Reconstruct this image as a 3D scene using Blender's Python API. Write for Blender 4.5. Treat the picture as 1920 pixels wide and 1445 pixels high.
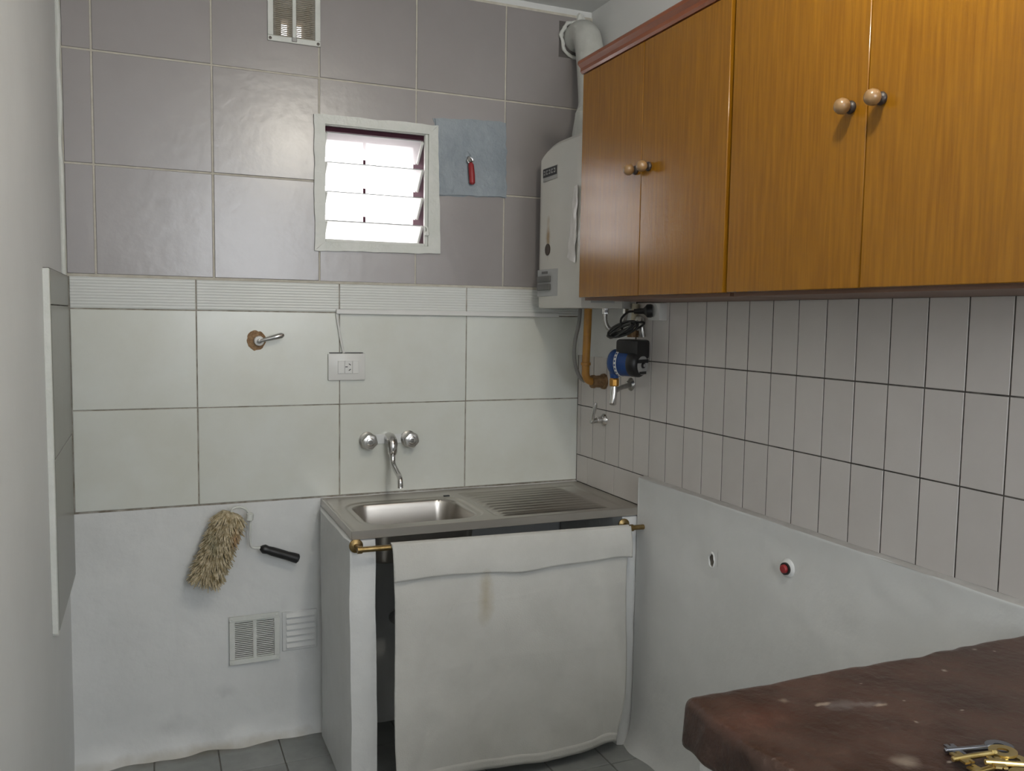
import bpy, math, random
from mathutils import Vector, Matrix, noise
random.seed(7)
for o in list(bpy.data.objects): bpy.data.objects.remove(o, do_unlink=True)
S = bpy.context.scene
COL = S.collection

# ------------------------------------------------------------------ camera
F, YAW, PIT, ROL = 1598.12, 0.402593, -0.0790504, 0.0151407
CAM = Vector((-1.55058, -2.97787, 1.47554))
FW = Vector((math.sin(YAW)*math.cos(PIT), math.cos(YAW)*math.cos(PIT), math.sin(PIT)))
_r = Vector((math.cos(YAW), -math.sin(YAW), 0)); _u = _r.cross(FW)
RT = _r*math.cos(ROL)+_u*math.sin(ROL); UP = _u*math.cos(ROL)-_r*math.sin(ROL)
cd = bpy.data.cameras.new('camera'); cam = bpy.data.objects.new('camera', cd); COL.objects.link(cam)
cd.sensor_fit = 'HORIZONTAL'; cd.sensor_width = 36; cd.lens = F/1920*36; cd.clip_start = .02
m = Matrix.Identity(4)
for i in range(3): m[i][0] = RT[i]; m[i][1] = UP[i]; m[i][2] = -FW[i]; m[i][3] = CAM[i]
cam.matrix_world = m
S.camera = cam

def P(u, v, ax, val):
    """pixel of the photograph -> point on the plane axis=val"""
    d = FW+RT*((u-960)/F)+UP*((722.5-v)/F)
    i = 'xyz'.index(ax)
    return CAM+d*((val-CAM[i])/d[i])

# ------------------------------------------------------------------ light
w = bpy.data.worlds.new('overcast'); S.world = w; w.use_nodes = True
bg = w.node_tree.nodes['Background']; bg.inputs[0].default_value = (1, .97, .97, 1); bg.inputs[1].default_value = 5.0
def area(name, loc, rot, sx, sy, power, col):
    l = bpy.data.lights.new(name, 'AREA'); l.shape = 'RECTANGLE'; l.size = sx; l.size_y = sy; l.energy = power; l.color = col
    o = bpy.data.objects.new(name, l); COL.objects.link(o); o.location = loc; o.rotation_euler = rot; return o
area('rear_window_offscreen', (-.72, -4.63, 1.95), (math.radians(90), 0, 0), .98, 1.2, 27, (.87, .93, 1))
LAMP = Vector((-.76, -2.10, 2.44)); LAMP_W = 22; LAMP_C = (1, .93, .80)
S.view_settings.view_transform = 'Standard'; S.view_settings.look = 'None'
S.view_settings.exposure = 0.0; S.view_settings.gamma = 1; S.view_settings.use_curve_mapping = False

# ------------------------------------------------------------------ materials
MATS = {}
def mat(name, col, rough=.5, metal=0, col2=None, nscale=6, bump=0, bscale=30, stretch=(1,1,1), coat=0, rough2=None, spec=.5, detail=5, lo=.35, hi=.65, rand=0, trans=0):
    if name in MATS: return MATS[name]
    mt = bpy.data.materials.new(name); mt.use_nodes = True; nt = mt.node_tree; n = nt.nodes; L = nt.links
    b = n['Principled BSDF']
    b.inputs['Base Color'].default_value = (*col, 1); b.inputs['Roughness'].default_value = rough; b.inputs['Metallic'].default_value = metal
    b.inputs['Specular IOR Level'].default_value = spec
    if coat: b.inputs['Coat Weight'].default_value = coat; b.inputs['Coat Roughness'].default_value = .12
    if trans: b.inputs['Transmission Weight'].default_value = trans
    tc = n.new('ShaderNodeTexCoord'); mp = n.new('ShaderNodeMapping'); mp.inputs['Scale'].default_value = stretch
    geo = n.new('ShaderNodeNewGeometry'); L.new(geo.outputs['Position'], mp.inputs['Vector'])
    if col2:
        nz = n.new('ShaderNodeTexNoise'); nz.inputs['Scale'].default_value = nscale; nz.inputs['Detail'].default_value = detail; nz.inputs['Roughness'].default_value = .62
        L.new(mp.outputs[0], nz.inputs['Vector'])
        r = n.new('ShaderNodeValToRGB'); r.color_ramp.elements[0].position = lo; r.color_ramp.elements[1].position = hi
        r.color_ramp.elements[0].color = (*col, 1); r.color_ramp.elements[1].color = (*col2, 1)
        L.new(nz.outputs['Fac'], r.inputs[0]); out = r.outputs[0]
        if rand:
            oi = n.new('ShaderNodeObjectInfo'); hsv = n.new('ShaderNodeHueSaturation'); ma = n.new('ShaderNodeMapRange')
            ma.inputs[3].default_value = 1-rand; ma.inputs[4].default_value = 1+rand
            L.new(oi.outputs['Random'], ma.inputs[0]); L.new(ma.outputs[0], hsv.inputs['Value']); L.new(out, hsv.inputs['Color']); out = hsv.outputs[0]
        L.new(out, b.inputs['Base Color'])
        if rough2 is not None:
            mr = n.new('ShaderNodeMapRange'); mr.inputs[1].default_value = lo; mr.inputs[2].default_value = hi
            mr.inputs[3].default_value = rough; mr.inputs[4].default_value = rough2
            L.new(nz.outputs['Fac'], mr.inputs[0]); L.new(mr.outputs[0], b.inputs['Roughness'])
    if bump:
        bz = n.new('ShaderNodeTexNoise'); bz.inputs['Scale'].default_value = bscale; bz.inputs['Detail'].default_value = 4
        L.new(mp.outputs[0], bz.inputs['Vector'])
        bp = n.new('ShaderNodeBump'); bp.inputs['Strength'].default_value = bump; bp.inputs['Distance'].default_value = .01
        L.new(bz.outputs['Fac'], bp.inputs['Height']); L.new(bp.outputs[0], b.inputs['Normal'])
    MATS[name] = mt; return mt

def spots(mt, items, col, ns=25, na=.9):
    """stains with a shape of their own: items = (centre, (rx,ry,rz), strength)"""
    nt = mt.node_tree; n = nt.nodes; L = nt.links; b = n['Principled BSDF']
    for c, rad, k in items:
        geo = n.new('ShaderNodeNewGeometry'); mp = n.new('ShaderNodeMapping'); mp.vector_type = 'TEXTURE'
        mp.inputs['Location'].default_value = c; mp.inputs['Scale'].default_value = rad
        nz = n.new('ShaderNodeTexNoise'); nz.inputs['Scale'].default_value = ns; L.new(geo.outputs['Position'], nz.inputs['Vector'])
        ln = n.new('ShaderNodeVectorMath'); ln.operation = 'LENGTH'; L.new(geo.outputs['Position'], mp.inputs[0]); L.new(mp.outputs[0], ln.inputs[0])
        ad = n.new('ShaderNodeMath'); ad.operation = 'MULTIPLY_ADD'; ad.inputs[1].default_value = na; L.new(nz.outputs['Fac'], ad.inputs[0]); L.new(ln.outputs['Value'], ad.inputs[2])
        mr = n.new('ShaderNodeMapRange'); mr.inputs[1].default_value = .55; mr.inputs[2].default_value = 1.4; mr.inputs[3].default_value = k; mr.inputs[4].default_value = 0
        L.new(ad.outputs[0], mr.inputs[0])
        mx = n.new('ShaderNodeMix'); mx.data_type = 'RGBA'; L.new(mr.outputs[0], mx.inputs['Factor']); mx.inputs['B'].default_value = (*col, 1)
        if b.inputs['Base Color'].links: L.new(b.inputs['Base Color'].links[0].from_socket, mx.inputs['A'])
        else: mx.inputs['A'].default_value = b.inputs['Base Color'].default_value
        L.new(mx.outputs['Result'], b.inputs['Base Color'])

GREY = mat('grey_tile', (.296,.274,.270), .28, col2=(.318,.296,.293), nscale=5, detail=3, lo=.3, hi=.7, spec=.85, bump=.07, bscale=26, rand=.04)
WHT = mat('white_tile', (.63,.64,.58), .24, col2=(.68,.70,.66), nscale=3, bump=.03, bscale=14, rand=.03)
RIB = mat('ribbed_tile', (.66,.68,.65), .3, col2=(.70,.72,.70), nscale=3)
_nt = RIB.node_tree; _w = _nt.nodes.new('ShaderNodeTexWave'); _w.bands_direction = 'Z'; _w.inputs['Scale'].default_value = 34; _w.inputs['Distortion'].default_value = .6
_g = _nt.nodes.new('ShaderNodeNewGeometry'); _b = _nt.nodes.new('ShaderNodeBump'); _b.inputs['Strength'].default_value = .35; _b.inputs['Distance'].default_value = .004
_nt.links.new(_g.outputs['Position'], _w.inputs['Vector']); _nt.links.new(_w.outputs['Fac'], _b.inputs['Height']); _nt.links.new(_b.outputs[0], _nt.nodes['Principled BSDF'].inputs['Normal'])
SIDE = mat('side_tile', (.62,.585,.56), .28, col2=(.66,.625,.60), nscale=4, rand=.03, bump=.03, bscale=12)
LEFT_T = mat('olive_grey_tile', (.23,.23,.20), .3, col2=(.25,.25,.218), nscale=7)
GRO_C = mat('cream_grout', (.50,.47,.40), .8, col2=(.60,.57,.50), nscale=30)
GRO_D = mat('dirty_grout', (.20,.17,.13), .9, col2=(.42,.40,.36), nscale=22)
GRO_B = mat('dark_grout', (.045,.04,.036), .9, col2=(.16,.145,.13), nscale=18)
PLAS = mat('white_plaster', (.66,.67,.665), .5, col2=(.71,.72,.715), nscale=4, bump=.35, bscale=18)
PLAS2 = mat('right_plaster', (.66,.67,.665), .5, col2=(.71,.72,.715), nscale=4, bump=.35, bscale=16)
PAINT = mat('white_wall_paint', (.66,.67,.665), .5, col2=(.71,.72,.715), nscale=2, bump=.08, bscale=10)
CEIL = mat('ceiling_paint', (.71,.72,.715), .7)
PILL = mat('pillar_paint', (.66,.67,.665), .5, col2=(.71,.72,.715), nscale=6, bump=.4, bscale=22)
FLOOR = mat('cement_tile', (.235,.245,.24), .5, col2=(.32,.33,.32), nscale=7, rough2=.65, rand=.07)
FGRO = mat('floor_grout', (.15,.145,.13), .9, col2=(.22,.21,.19), nscale=12)
FRAME = mat('white_frame_paint', (.62,.64,.60), .4, col2=(.68,.69,.66), nscale=14, bump=.25, bscale=50)
MAROON = mat('maroon_paint', (.05,.018,.028), .8, spec=.1)
CHROME = mat('chrome', (.62,.61,.60), .16, 1)
DCHROME = mat('dull_chrome', (.42,.41,.39), .3, 1, col2=(.55,.54,.52), nscale=60)
STEEL = mat('stainless_steel', (.50,.47,.43), .33, 1, col2=(.54,.51,.47), nscale=3, detail=2)
BRASS = mat('aged_brass', (.23,.155,.06), .4, 1, col2=(.34,.25,.12), nscale=40)
KEYB = mat('key_brass', (.62,.47,.18), .28, 1, col2=(.72,.58,.27), nscale=60)
KEYS = mat('key_steel', (.35,.37,.42), .25, 1)
BLACK = mat('black_plastic', (.012,.012,.013), .4)
BLUE = mat('blue_enamel', (.012,.05,.19), .35, col2=(.016,.062,.22), nscale=20)
RED = mat('red_plastic', (.30,.022,.026), .45)
WPLA = mat('white_plastic', (.70,.70,.68), .35)
GPLA = mat('grey_plastic', (.36,.36,.35), .4)
DARKH = mat('dark_hollow', (.02,.018,.015), .9)
YEL = mat('yellow_ochre_paint', (.50,.24,.035), .45, col2=(.40,.19,.04), nscale=30)
RUSTY = mat('rusty_fitting', (.20,.11,.05), .6, .3, col2=(.32,.20,.10), nscale=60, bump=.4, bscale=120)
ENAM = mat('heater_enamel', (.60,.59,.54), .22, col2=(.63,.62,.575), nscale=4)
FLUE = mat('painted_flue', (.50,.51,.48), .5, col2=(.58,.59,.56), nscale=12, bump=.3, bscale=40)
WOOD = mat('orange_veneer', (.190,.072,.004), .21, col2=(.325,.148,.010), nscale=10, stretch=(7,11,.55), coat=.12, bump=.05, bscale=34, lo=.22, hi=.78, detail=10)
CASE = mat('cabinet_carcass', (.17,.09,.058), .5, col2=(.205,.115,.078), nscale=7, stretch=(9,.6,.9))
CORN = mat('red_brown_moulding', (.20,.06,.025), .35, col2=(.27,.085,.035), nscale=7, stretch=(6,.5,6), coat=.3)
KNOBW = mat('pale_knob_wood', (.27,.16,.07), .3, coat=.4)
KNOBD = mat('dark_knob_collar', (.035,.025,.02), .4)
CLOTH = mat('off_white_cloth', (.53,.525,.495), .9, col2=(.59,.585,.555), nscale=5, bump=.12, bscale=260, spec=.15)
SLAB = mat('dark_brown_paint', (.034,.015,.009), .34, col2=(.070,.037,.026), nscale=10, rough2=.5, bump=.45, bscale=45, coat=.1, detail=9)
PALE = mat('bare_patch', (.36,.31,.26), .3)
FIB = mat('shaggy_fibre', (.26,.20,.10), .9, col2=(.70,.61,.44), nscale=55, spec=.1)
BLUEP = mat('blue_grey_paint', (.245,.285,.32), .5, col2=(.30,.34,.375), nscale=8, bump=.5, bscale=35)
GLASSM = mat('frosted_glass', (.9,.9,.9), .3)
_nt = GLASSM.node_tree; _nt.nodes.clear(); _o = _nt.nodes.new('ShaderNodeOutputMaterial'); _t = _nt.nodes.new('ShaderNodeBsdfTranslucent'); _t.inputs[0].default_value = (.93,.92,.92,1)
_p = _nt.nodes.new('ShaderNodeBsdfTransparent'); _mx = _nt.nodes.new('ShaderNodeMixShader'); _mx.inputs[0].default_value = .3
_gl = _nt.nodes.new('ShaderNodeBsdfGlossy'); _gl.inputs['Roughness'].default_value = .2; _m2 = _nt.nodes.new('ShaderNodeMixShader'); _m2.inputs[0].default_value = .05
_nt.links.new(_t.outputs[0], _mx.inputs[1]); _nt.links.new(_p.outputs[0], _mx.inputs[2]); _nt.links.new(_mx.outputs[0], _m2.inputs[1]); _nt.links.new(_gl.outputs[0], _m2.inputs[2]); _nt.links.new(_m2.outputs[0], _o.inputs[0])
CLEAR = mat('clear_pane', (.95,.97,.97), .05, trans=1)
GEDGE = mat('glass_edge', (.30,.33,.32), .4)
BULB = mat('bulb_glass', (1,.95,.85), .3)
_b = BULB.node_tree.nodes['Principled BSDF']; _b.inputs['Emission Color'].default_value = (1,.9,.72,1); _b.inputs['Emission Strength'].default_value = LAMP_W/.124; _b.inputs['Emission Color'].default_value = (*LAMP_C, 1)
BRICK = mat('outside_render', (.30,.22,.18), .9, col2=(.38,.29,.24), nscale=5)

# ------------------------------------------------------------------ mesh helpers
class MB:
    def __init__(s): s.v = []; s.f = []; s.m = []; s.cur = 0
    def add(s, vs, fs):
        o = len(s.v); s.v += [tuple(x) for x in vs]
        for f in fs: s.f.append(tuple(i+o for i in f)); s.m.append(s.cur)
        return s
    def box(s, a, b, c=0):
        x0,y0,z0 = [min(p,q) for p,q in zip(a,b)]; x1,y1,z1 = [max(p,q) for p,q in zip(a,b)]
        if not c:
            vs = [(x,y,z) for z in (z0,z1) for y in (y0,y1) for x in (x0,x1)]
            return s.add(vs, [(0,2,3,1),(4,5,7,6),(0,1,5,4),(2,6,7,3),(0,4,6,2),(1,3,7,5)])
        import bmesh
        bm = bmesh.new(); bmesh.ops.create_cube(bm, size=1)
        for q in bm.verts: q.co = Vector(((x0+x1)/2+q.co.x*(x1-x0), (y0+y1)/2+q.co.y*(y1-y0), (z0+z1)/2+q.co.z*(z1-z0)))
        bmesh.ops.bevel(bm, geom=list(bm.edges), offset=c, segments=2 if c > .002 else 1, profile=.5, affect='EDGES')
        bm.verts.index_update()
        s.add([q.co for q in bm.verts], [[q.index for q in f.verts] for f in bm.faces]); bm.free(); return s
    def tube(s, pts, r, n=12, cap=True):
        pts = [Vector(p) for p in pts]; k = len(pts); rr = r if isinstance(r, (list,tuple)) else [r]*k
        t0 = (pts[1]-pts[0]).normalized(); a = t0.orthogonal().normalized(); vs = []; fs = []
        for i,p in enumerate(pts):
            if i == 0: t = pts[1]-pts[0]
            elif i == k-1: t = pts[-1]-pts[-2]
            else: t = (pts[i+1]-p).normalized()+(p-pts[i-1]).normalized()
            if t.length < 1e-9: t = t0
            t.normalize(); a = (a-t*a.dot(t)).normalized(); b = t.cross(a)
            for j in range(n):
                th = 2*math.pi*j/n; vs.append(p+(a*math.cos(th)+b*math.sin(th))*rr[i])
        for i in range(k-1):
            for j in range(n): fs.append((i*n+j, i*n+(j+1)%n, (i+1)*n+(j+1)%n, (i+1)*n+j))
        if cap: fs.append(tuple(range(n-1,-1,-1))); fs.append(tuple((k-1)*n+j for j in range(n)))
        return s.add(vs, fs)
    def lathe(s, o, ax, prof, n=24, fl=0, nfl=8):
        """prof: (distance along axis, radius); fl: flutes"""
        o = Vector(o); ax = Vector(ax).normalized(); a = ax.orthogonal().normalized(); b = ax.cross(a); vs = []; fs = []
        for d,r in prof:
            for j in range(n):
                th = 2*math.pi*j/n; q = r*(1+fl*math.cos(nfl*th)); vs.append(o+ax*d+(a*math.cos(th)+b*math.sin(th))*q)
        k = len(prof)
        for i in range(k-1):
            for j in range(n): fs.append((i*n+j, i*n+(j+1)%n, (i+1)*n+(j+1)%n, (i+1)*n+j))
        fs.append(tuple(range(n-1,-1,-1))); fs.append(tuple((k-1)*n+j for j in range(n)))
        return s.add(vs, fs)
    def prism(s, poly, off):
        """polygon (3D points) extruded by off"""
        n = len(poly); off = Vector(off); vs = [Vector(p) for p in poly]+[Vector(p)+off for p in poly]
        return s.add(vs, [tuple(range(n)), tuple(range(2*n-1,n-1,-1))]+[(i, i+n, (i+1)%n+n, (i+1)%n) for i in range(n)])
    def grid(s, fn, nu, nv):
        vs = [fn(i/nu, j/nv) for j in range(nv+1) for i in range(nu+1)]
        return s.add(vs, [(j*(nu+1)+i, j*(nu+1)+i+1, (j+1)*(nu+1)+i+1, (j+1)*(nu+1)+i) for j in range(nv) for i in range(nu)])
    def cut(s, test):
        """drop the faces whose centre passes test"""
        keep = [k for k,f in enumerate(s.f) if not test(*[sum(s.v[i][c] for i in f)/len(f) for c in range(3)])]
        s.f = [s.f[k] for k in keep]; s.m = [s.m[k] for k in keep]; return s
    def mesh(s, name, mats, smooth=False):
        me = bpy.data.meshes.new(name); me.from_pydata(s.v, [], s.f)
        for q in (mats if isinstance(mats, (list,tuple)) else [mats]): me.materials.append(q)
        me.polygons.foreach_set('material_index', s.m)
        import bmesh
        bm = bmesh.new(); bm.from_mesh(me); bmesh.ops.recalc_face_normals(bm, faces=bm.faces); bm.to_mesh(me); bm.free()
        if smooth:
            me.shade_smooth()
            me.set_sharp_from_angle(angle=math.radians(40 if smooth is True else smooth))
        me.update(); return me

def link(name, me, parent=None, loc=None):
    o = bpy.data.objects.new(name, me); COL.objects.link(o)
    if loc is not None: o.location = loc
    if parent:
        o.parent = parent
        base = Vector(parent.location); q = parent.parent
        while q: base += Vector(q.location); q = q.parent
        o.location = Vector(o.location)-base
    return o
def part(name, mb, mats, parent=None, smooth=False): return link(name, mb.mesh(name, mats, smooth), parent)
def tag(o, label=None, cat=None, group=None, kind=None):
    if label: o['label'] = label
    if cat: o['category'] = cat
    if group: o['group'] = group
    if kind: o['kind'] = kind
    return o
def thing(name, label, cat, loc=(0,0,0), group=None):
    o = bpy.data.objects.new(name, None); o.empty_display_size = .05; COL.objects.link(o); o.location = loc
    return tag(o, label, cat, group)
def structure(name, mb, mats, smooth=False): return tag(part(name, mb, mats, None, smooth), kind='structure')
TC = {}
def tile(parent, n, ctr, su, sv, m, th=.008, name='tile', ch=.0014, jit=.0006):
    """chamfered tile, face centre ctr, facing n in ('-y','-x','+x','+z')"""
    key = (n, round(su,4), round(sv,4), m.name, th)
    if key not in TC:
        a, b = su/2, sv/2; vs = []
        for d,i in ((0,ch),(-ch,0),(-th,0)):
            vs += [(-a+i,-b+i,d),(a-i,-b+i,d),(a-i,b-i,d),(-a+i,b-i,d)]
        fs = [(0,1,2,3),(11,10,9,8)]+[(k*4+j, k*4+4+j, k*4+4+(j+1)%4, k*4+(j+1)%4) for k in (0,1) for j in range(4)]
        mp = {'-y': lambda x,y,z: (x,-z,y), '-x': lambda x,y,z: (-z,x,y), '+x': lambda x,y,z: (z,x,y), '+z': lambda x,y,z: (x,y,z)}[n]
        TC[key] = MB().add([mp(*q) for q in vs], fs).mesh(name, m)
    c = Vector(ctr); k = 'xyz'.index(n[1]); c[k] += random.uniform(-jit, jit)
    return link(name, TC[key], parent, c)
def nz(x, y, z, s=1.0): return noise.noise(Vector((x*s, y*s, z*s)))
def arc(c, a, b, r, t0, t1, n=8):
    c = Vector(c); a = Vector(a); b = Vector(b)
    return [c+(a*math.cos(t0+(t1-t0)*i/n)+b*math.sin(t0+(t1-t0)*i/n))*r for i in range(n+1)]
def smoothpath(pts, n=6):
    pts = [Vector(p) for p in pts]; out = []
    for i in range(len(pts)-1):
        p0 = pts[max(i-1,0)]; p1 = pts[i]; p2 = pts[i+1]; p3 = pts[min(i+2,len(pts)-1)]
        for k in range(n):
            t = k/n; out.append(.5*((2*p1)+(p2-p0)*t+(2*p0-5*p1+4*p2-p3)*t*t+(3*p1-p0-3*p2+p3)*t**3))
    return out+[pts[-1]]

# ================================================================== the room
XL, XR, YB, CEILZ = -1.795, .03, -4.6, 2.645
WT = .15
# floor
floor = structure('floor', MB().box((XL-.2,YB-.2,-.10),(XR+.2,.17,-.004)), FGRO)
for i in range(-1, 10):
    for j in range(0, 23):
        x0 = max(XL, -1.76+.2*i); x1 = min(XR, -1.76+.2*i+.2); y1 = -.2*j; y0 = y1-.2
        if x1-x0 < .03: continue
        tile(floor, '+z', ((x0+x1)/2,(y0+y1)/2,0), x1-x0-.004, .196, FLOOR, th=.0035, jit=.0004)
structure('ceiling', MB().box((XL-.2,YB-.2,CEILZ),(XR+.2,.17,CEILZ+.1)), CEIL)

# back wall with openings (louvre window, two vents)
HOLES = [(-.99,-.622,1.727,2.123), (-1.150,-1.03,2.385,2.515)]
def wall_cells(mb, x0, x1, z0, z1, y0, y1, holes):
    xs = sorted({x0,x1,*[h[0] for h in holes],*[h[1] for h in holes]}); zs = sorted({z0,z1,*[h[2] for h in holes],*[h[3] for h in holes]})
    solid = lambda i,j: 0 <= i < len(xs)-1 and 0 <= j < len(zs)-1 and not any(h[0]-1e-6 <= xs[i] and xs[i+1] <= h[1]+1e-6 and h[2]-1e-6 <= zs[j] and zs[j+1] <= h[3]+1e-6 for h in holes)
    for i in range(len(xs)-1):
        for j in range(len(zs)-1):
            if not solid(i,j): continue
            a,b,c,d = xs[i],xs[i+1],zs[j],zs[j+1]
            for y in (y0,y1): mb.add([(a,y,c),(b,y,c),(b,y,d),(a,y,d)], [(0,1,2,3)])
            if not solid(i-1,j): mb.add([(a,y0,c),(a,y0,d),(a,y1,d),(a,y1,c)], [(0,1,2,3)])
            if not solid(i+1,j): mb.add([(b,y0,c),(b,y0,d),(b,y1,d),(b,y1,c)], [(0,1,2,3)])
            if not solid(i,j-1): mb.add([(a,y0,c),(b,y0,c),(b,y1,c),(a,y1,c)], [(0,1,2,3)])
            if not solid(i,j+1): mb.add([(a,y0,d),(b,y0,d),(b,y1,d),(a,y1,d)], [(0,1,2,3)])
    return mb
BOXH = (-.976,-.856,1.262,1.3475)      # opening for the socket's wall box
DUCTH = (-1.300,-1.170,.299,.431)      # opening behind the low vent
wb = structure('wall_back', wall_cells(MB(), XL-.2, XR+.2, -.1, CEILZ+.1, .010, .16, HOLES+[BOXH,DUCTH]), PLAS)
g = wall_cells(MB(), XL, XR, 1.585, 2.622, .0035, .011, HOLES); part('grout', g, GRO_C, wb)
g = wall_cells(MB(), XL, XR, .80, 1.585, .0025, .011, [BOXH]); part('grout', g, GRO_D, wb)
ZO = .013
gx = [-1.784,-1.7006,-1.3517,-1.0077,-.6666,-.326,.029]; gzr = [1.5774+ZO,1.9168+ZO,2.2609+ZO,2.602+ZO]
J = .006
def sub_rects(r, holes):
    out = [r]
    for h in holes:
        nx = []
        for (a,b,c,d) in out:
            if h[1] <= a or h[0] >= b or h[3] <= c or h[2] >= d: nx.append((a,b,c,d)); continue
            if c < h[2]: nx.append((a,b,c,h[2]))
            if h[3] < d: nx.append((a,b,h[3],d))
            lo, hi = max(c,h[2]), min(d,h[3])
            if a < h[0]: nx.append((a,h[0],lo,hi))
            if h[1] < b: nx.append((h[1],b,lo,hi))
        out = nx
    return out
def holed_tile(parent, a, b, c, d, holes, m):
    """one tile cut around an opening"""
    if not any(not (h[1] <= a or h[0] >= b or h[3] <= c or h[2] >= d) for h in holes):
        return tile(parent, '-y', ((a+b)/2,0,(c+d)/2), b-a, d-c, m)
    rs = [q for q in sub_rects((a,b,c,d), holes) if q[1]-q[0] > .008 and q[3]-q[2] > .008]
    if not rs: return
    mb = MB()
    for q in rs: mb.box((q[0],0,q[2]),(q[1],.008,q[3]))
    part('tile', mb, m, parent)
for i in range(6):
    for j in range(3):
        holed_tile(wb, gx[i]+J/2, gx[i+1]-J/2, gzr[j]+J/2, gzr[j+1]-J/2, HOLES, GREY)
wx = [-1.778,-1.4081,-.9398,-.4695,.002]; wz = [.826,.8268+ZO,1.1513+ZO,1.4716+ZO,1.573+ZO]
J2 = .004
for i in range(4):
    for j,(a,b) in enumerate(((wz[1],wz[2]),(wz[2],wz[3]),(wz[3],wz[4]))):
        holed_tile(wb, wx[i]+J2/2, wx[i+1]-J2/2, a+J2/2, b-J2/2, [BOXH], RIB if j == 2 else WHT)
# corner beads
bead = lambda u: (XL+.004+.004*nz(u*9,1,2), -.004+.003*nz(u*7,4,2), 1.58+u*1.05)
part('caulk_bead', MB().tube([bead(i/30) for i in range(31)], .0085, 8), FRAME, wb, True)
# lower plaster, uneven, flaring out over the floor
def low_back(u, v):
    x = XL+u*(XR-XL); z = v*.8368
    fl = .035*math.exp(-z/.035)*(1+.7*nz(x,0,0,9)) if z < .2 else 0
    y = -.004-fl+.004*nz(x,0,z,5)+.0015*nz(x,0,z,21)
    return (x, min(y, .004), z)
part('plaster_coat', MB().grid(low_back, 150, 70).cut(lambda x,y,z: DUCTH[0]-.004 < x < DUCTH[1]+.004 and DUCTH[2]-.004 < z < DUCTH[3]+.004), PLAS, wb, 60)

# left wall and its tiled patch
wl = structure('wall_left', MB().box((XL-.15,YB-.1,-.1),(XL,.165,CEILZ+.1)), PAINT)
part('plaster_edge', MB().box((XL-.001,-.54,.64),(-1.7795,-.528,1.583),.002), FRAME, wl, True)
part('plaster_edge', MB().box((XL-.001,-.53,.634),(-1.781,.0,.642)), FRAME, wl)
part('grout', MB().box((XL,-.528,.642),(-1.7815,.0,1.585)), GRO_B, wl)
for (a,b) in ((.644,1.092),(1.096,1.49),(1.493,1.583)): tile(wl, '+x', (-1.778,-.264,(a+b)/2), .524, b-a, LEFT_T, th=.004)

# right wall: bare plaster above, small tiles, thick plaster below
wr = structure('wall_right', MB().box((XR,YB-.1,-.1),(XR+.15,.165,CEILZ+.1)), CEIL)
part('grout', MB().box((.0016,-2.6,.80),(.0305,.004,1.537)), GRO_B, wr)
RY0, RP = -.1274, .1
RZ = [.9299+ZO, 1.1262+ZO, 1.3241+ZO, 1.5215+ZO]
cols = [(0.0, RY0+RP)]+[(RY0+RP-RP*k, RY0-RP*k) for k in range(0, 25)]
for (ya,yb) in cols:
    yc = (ya+yb)/2; wd = ya-yb-.0035
    for j in range(3):
        if j == 2 and yc > -.40: continue
        tile(wr, '-x', (0,yc,(RZ[j]+RZ[j+1])/2), wd, RZ[j+1]-RZ[j]-.0035, SIDE, ch=.0008)
for (ya,yb) in ((0,-.094),(-.094,-.297),(-.297,-.497)):
    tile(wr, '-x', (0,(ya+yb)/2,(.835+RZ[0])/2), ya-yb-.002, RZ[0]-.835-.003, SIDE)
part('plaster_coat', MB().grid(lambda u,v: (-.0035+.001*nz(u*5,v*5,3), -.427*u, 1.336+.20*v+ (.004*nz(u*6,1,0)-.002 if v == 0 else 0)), 20, 10), PLAS2, wr, 60)
def low_right(u, v):
    y = -.505-u*(abs(YB)-.505); z = v*(RZ[0]-.002)
    fl = .03*math.exp(-z/.04)*(1+.6*nz(0,y,0,8))
    x = -.024-fl+.004*nz(3,y,z,4)+.0016*nz(3,y,z,17)
    rim = RZ[0]-z
    if rim < .006: x = x+.004*(1-rim/.006)**2
    return (x, y, z+ (.002*nz(7,y,0,10) if v > .97 else 0))
def v_map(k, n=46): return k
HY, HZ = -.929, .767
gr_ = MB().grid(lambda u,v: low_right(u, 1-(1-v)**1.6), 200, 60)
gone = [f for f in gr_.f if any(abs(gr_.v[i][1]-HY) < .024 and abs(gr_.v[i][2]-HZ) < .030 for i in f)]
ys_ = [gr_.v[i][1] for f in gone for i in f]; zs_ = [gr_.v[i][2] for f in gone for i in f]
ya_, yb_, za_, zb_ = min(ys_), max(ys_), min(zs_), max(zs_); gs_ = set(gone)
gr_.m = [m_ for f,m_ in zip(gr_.f,gr_.m) if f not in gs_]; gr_.f = [f for f in gr_.f if f not in gs_]
part('plaster_coat', gr_, PLAS2, wr, 60)
def low_x(y, z): return low_right((-.505-y)/(abs(YB)-.505), z/(RZ[0]-.002))[0]
def hole_rim(a):
    k = 1+.22*nz(math.cos(a)*1.5,math.sin(a)*1.5,2); y = HY+.014*math.cos(a)*k; z = HZ+.021*math.sin(a)*k
    return (low_x(y,z)-.001, y, z)
NA = 64
def patch_pt(u, v):
    a = 2*math.pi*round(u*NA)/NA; c, s_ = math.cos(a), math.sin(a)
    t = min(((yb_+.001-HY) if c > 0 else (HY-ya_+.001))/max(abs(c),1e-6), ((zb_+.001-HZ) if s_ > 0 else (HZ-za_+.001))/max(abs(s_),1e-6))
    q = hole_rim(a); y = q[1]+(HY+c*t-q[1])*v; z = q[2]+(HZ+s_*t-q[2])*v
    return (low_x(y,z)-.001, y, z)
part('plaster_patch', MB().grid(patch_pt, NA, 5), PLAS2, wr, 60)
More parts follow.
